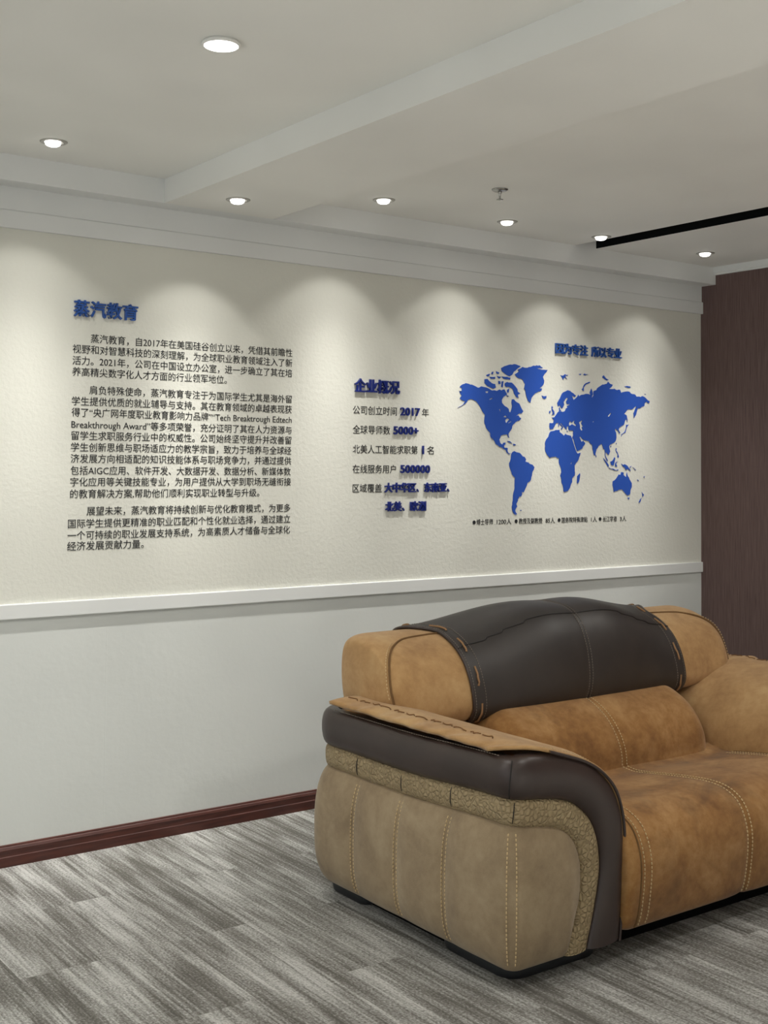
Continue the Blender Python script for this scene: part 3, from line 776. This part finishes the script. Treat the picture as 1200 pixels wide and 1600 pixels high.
# seat
SEAT = closed_profile([(-1.30, .385), (-1.46, .400), (-1.64, .424), (-1.78, .435), (-1.865, .425), (-1.925, .385), (-1.955, .30), (-1.950, .19), (-1.930, .105), (-1.89, .085), (-1.70, .082), (-1.30, .085)], 110)
def seat_prof(x):
    g = math.exp(-((x-CX)/.008)**2)*.006+math.exp(-((x-CX)/.05)**2)*.004
    out = []
    c = Vector((-1.62, .25, 0))
    sag = .006*(math.cos((x-CX)*11)-1)
    for p in SEAT:
        d = (p-c).normalized(); q = p-d*g; q = Vector((q.x, q.y+(sag*.3 if p.y > .38 else 0), 0)); out.append(q)
    return out
SXA, SXB = 2.782, 2*CX-2.782
seat = upholstered('seat_cushion', seat_prof, SXA, SXB, M_SEAT, .045, 100, 110, pull=lambda x: Vector((-1.60, .25, 0)), dome=.012, end_scale=.93)
def prof_line(P, x, i0, i1, lift):
    out = []; n_ = len(P)
    c = sum(P, Vector())/n_
    for i in range(i0, i1+1):
        p = P[i % n_]; t = (P[(i+1) % n_]-P[(i-1) % n_]).normalized(); nn = Vector((t.y, -t.x, 0))
        if nn.dot(p-c) < 0: nn = -nn
        q = p+nn*lift; out.append(Vector((x, q.x, q.y)))
    return out
def idx_range(P, cond):
    n_ = len(P); on = [cond(p) for p in P]
    s = next(i for i in range(n_) if on[i] and not on[i-1]); e = s
    while on[(e+1) % n_] and e-s < n_-1: e += 1
    return s, e
i0, i1 = idx_range(SEAT, lambda p: (p.y > .37 and p.x < -1.36) or p.x < -1.925)
bm = bmesh.new()
for dx in (-.012, .012): stitch_bm(prof_line(seat_prof(CX+dx), CX+dx, i0, i1, .0014), .0125, .009, .0024, bm)
for x in (SXA+.060, SXA+.092, SXB-.060, SXB-.092): stitch_bm(prof_line(SEAT, x, i0+6, i1, .0014), .0125, .009, .0021, bm)
finish('stitching', bm, M_THREAD, seat)
bm = bmesh.new()
for x in (SXA+.047, SXB-.047): tube_bm(prof_line(SEAT, x, i0+6, i1, .000), .0034, 8, bm)
finish('piping', bm, M_BROWNPIPE, seat)
# lower back cushion
LUMB = closed_profile([(-1.375, .37), (-1.402, .42), (-1.385, .49), (-1.335, .56), (-1.262, .61), (-1.19, .632), (-1.10, .625), (-1.03, .58), (-1.03, .45), (-1.06, .37)], 84)
LXA, LXB = 2.815, 2*CX-2.815
def lumb_prof(x):
    g = math.exp(-((x-CX)/.008)**2)*.005+math.exp(-((x-CX)/.05)**2)*.004
    c = Vector((-1.18, .46, 0)); return [p-(p-c).normalized()*g for p in LUMB]
lum = upholstered('lumbar_cushion', lumb_prof, LXA, LXB, M_SEAT, .125, 80, 84, pull=lambda x: Vector((-1.13, .38, 0)), dome=.006, end_scale=.42)
i0, i1 = idx_range(LUMB, lambda p: p.x < -1.20)
bm = bmesh.new()
for dx in (-.012, .012): stitch_bm(prof_line(lumb_prof(CX+dx), CX+dx, i0, i1, .0012), .011, .008, .0019, bm)
finish('stitching', bm, M_THREAD, lum)
# head cushion
HC = closed_profile([(-1.165, .595), (-1.212, .640), (-1.224, .72), (-1.207, .82), (-1.168, .898), (-1.108, .947), (-1.02, .962), (-.92, .958), (-.850, .925), (-.825, .82), (-.83, .68), (-.87, .60), (-1.0, .575)], 120)
HE = closed_profile([(-1.150, .590), (-1.200, .632), (-1.195, .70), (-1.160, .78), (-1.105, .838), (-1.030, .876), (-.960, .892), (-.890, .893), (-.838, .868), (-.820, .79), (-.83, .68), (-.87, .60), (-1.0, .575)], 120)
HXA, HXB = 2.470, 2*CX-2.470
def head_prof(x, g_on=True):
    t = smooth((abs(x-CX)-.12)/.46)
    g = (math.exp(-((x-CX)/.008)**2)*.004+math.exp(-((x-CX)/.06)**2)*.004) if g_on else 0
    c = Vector((-1.02, .78, 0))
    P = [a.lerp(b, t) for a, b in zip(HC, HE)]
    return [p-(p-c).normalized()*g for p in P]
head = upholstered('head_cushion', lambda x: head_prof(x, False), HXA, HXB, M_TAN, .082, 90, 120, pull=lambda x: Vector((-1.0, .74, 0)), dome=.012, end_scale=.80)
# piping along both ends of the front panel, curling over the top towards the cover
bm = bmesh.new(); bs = bmesh.new()
PIPE = [(2.470, -1.178, .668), (2.468, -1.162, .710), (2.468, -1.153, .735), (2.477, -1.132, .792), (2.495, -1.108, .832), (2.520, -1.083, .854), (2.552, -1.058, .868), (2.604, -1.026, .879), (2.656, -1.013, .883), (2.736, -1.004, .8855), (2.790, -1.002, .887)]
for sgn in (-1, 1):
    path = [Vector((p[0] if sgn < 0 else 2*CX-p[0], p[1], p[2])) for p in catmull(PIPE, 60)]
    tube_bm(path, .0036, 8, bm)
    stitch_bm([p+Vector((-sgn*-.012, .004, .003)) for p in path[4:34]], .012, .008, .0016, bs)
finish('piping', bm, M_BROWNPIPE, head); finish('stitching', bs, M_THREAD, head)
# dark leather cover draped over the head cushion
KX = 2.795
c0, c1 = idx_range(HC, lambda p: not (p.y < .70 and p.x > -1.15) )
def cover_row(x, lift):
    P = head_prof(x); out = prof_line(P, x, c0, c1, lift)
    for v in out: v.x += (x-CX)/(CX-KX)*.085*smooth((v.y+1.02)/.16)
    return out
NXC = 90; rows = []
for k in range(NXC+1):
    x = KX+(2*CX-2*KX)*k/NXC
    xx = min((KX+.055, 2*CX-KX-.055), key=lambda q: abs(q-x)) if False else x
    rows.append(cover_row(x, .004))
bm = grid_bm(rows); bmesh.ops.recalc_face_normals(bm, faces=bm.faces)
bm.faces.ensure_lookup_table()
cen = Vector((CX, -1.0, .78))
if sum((f.calc_center_median()-cen).dot(f.normal) for f in bm.faces) < 0: bmesh.ops.reverse_faces(bm, faces=bm.faces)
cover = keep(from_bm('leather_cover', bm, M_COVER, None, True), head)
so = cover.modifiers.new('thickness', 'SOLIDIFY'); so.thickness = .008; so.offset = 1
CL = .0125                                   # outer face of the cover above the cushion
bm = bmesh.new()
for dx in (-.0085, .0085): stitch_bm(cover_row(CX+dx, CL+.0004), .010, .0075, .0013, bm)
for e in (KX, 2*CX-KX):
    s = 1 if e < CX else -1
    for d in (.006, .052): stitch_bm(cover_row(e+s*d, CL+.0004), .010, .0075, .0013, bm)
finish('stitching', bm, M_GREYTHREAD, cover)
bm = bmesh.new(); bl = bmesh.new()
for e in (KX, 2*CX-KX):
    s = 1 if e < CX else -1
    tube_bm(cover_row(e, .007), .0055, 8, bm)
    A, B, Cm = cover_row(e+s*.018, CL), cover_row(e+s*.040, CL), cover_row(e+s*.029, CL+.003)
    n_ = len(A); k = 4
    while k < n_-8:                          # lace running in and out of slots
        seg = [A[k].lerp(B[k], .35), Cm[k+1], Cm[k+3], Cm[k+4].lerp(B[k+4], .3), A[k+7].lerp(B[k+7], .6)]
        tube_bm(catmull(seg, 12), .0040, 6, bl); k += 13
finish('edge_binding', bm, M_LEATHER, cover); finish('lacing', bl, M_LACE, cover)
crest = []
for k in range(NXC+1):
    x = KX+(2*CX-2*KX)*k/NXC; P = cover_row(x, CL)
    crest.append(max(P, key=lambda p: p.z-.75*p.y*1.0))
bm = bmesh.new(); tube_bm(resample(crest, 90), .0030, 8, bm); finish('welt', bm, M_DARKPIPE, cover)

# black recessed base and the four leather-wrapped feet
bm = bmesh.new(); add_box(bm, 2.44, 2*CX-2.44, -1.80, -.93, .0, .09); bmesh.ops.recalc_face_normals(bm, faces=bm.faces)
keep(from_bm('base', bm, M_UNDER), sofa)
def foot(outline, h=.062):
    bm = bmesh.new(); rows = []
    P = [Vector((x, y, 0)) for x, y in outline]; c = sum(P, Vector())/len(P)
    for z, s in ((0, -.004), (.006, .002), (.02, .006), (h-.02, .006), (h-.006, .002), (h, -.004)):
        rows.append([Vector((p.x, p.y, z))+(p-c).normalized()*s for p in P])
    grid_bm(rows, closed_v=True, bm=bm); bm.verts.ensure_lookup_table(); n_ = len(P)
    bm.faces.new([bm.verts[i] for i in range(n_)]); bm.faces.new([bm.verts[5*n_+i] for i in range(n_)])
    return bm
def rounded(x0, x1, y0, y1, r, n_=6):
    out = []
    for cx, cy, a0 in ((x1-r, y1-r, 0), (x0+r, y1-r, 90), (x0+r, y0+r, 180), (x1-r, y0+r, 270)):
        for k in range(n_+1):
            a = math.radians(a0+90*k/n_); out.append((cx+r*math.cos(a), cy+r*math.sin(a)))
    return out
for fl in (None, CX):
    finish('foot', foot(rounded(2.405, 2.56, -1.10, -.885, .04)), M_FOOT, sofa, fl)
    finish('foot', foot(rounded(2.405, 2.78, -1.835, -1.50, .06), .062), M_FOOT, sofa, fl)
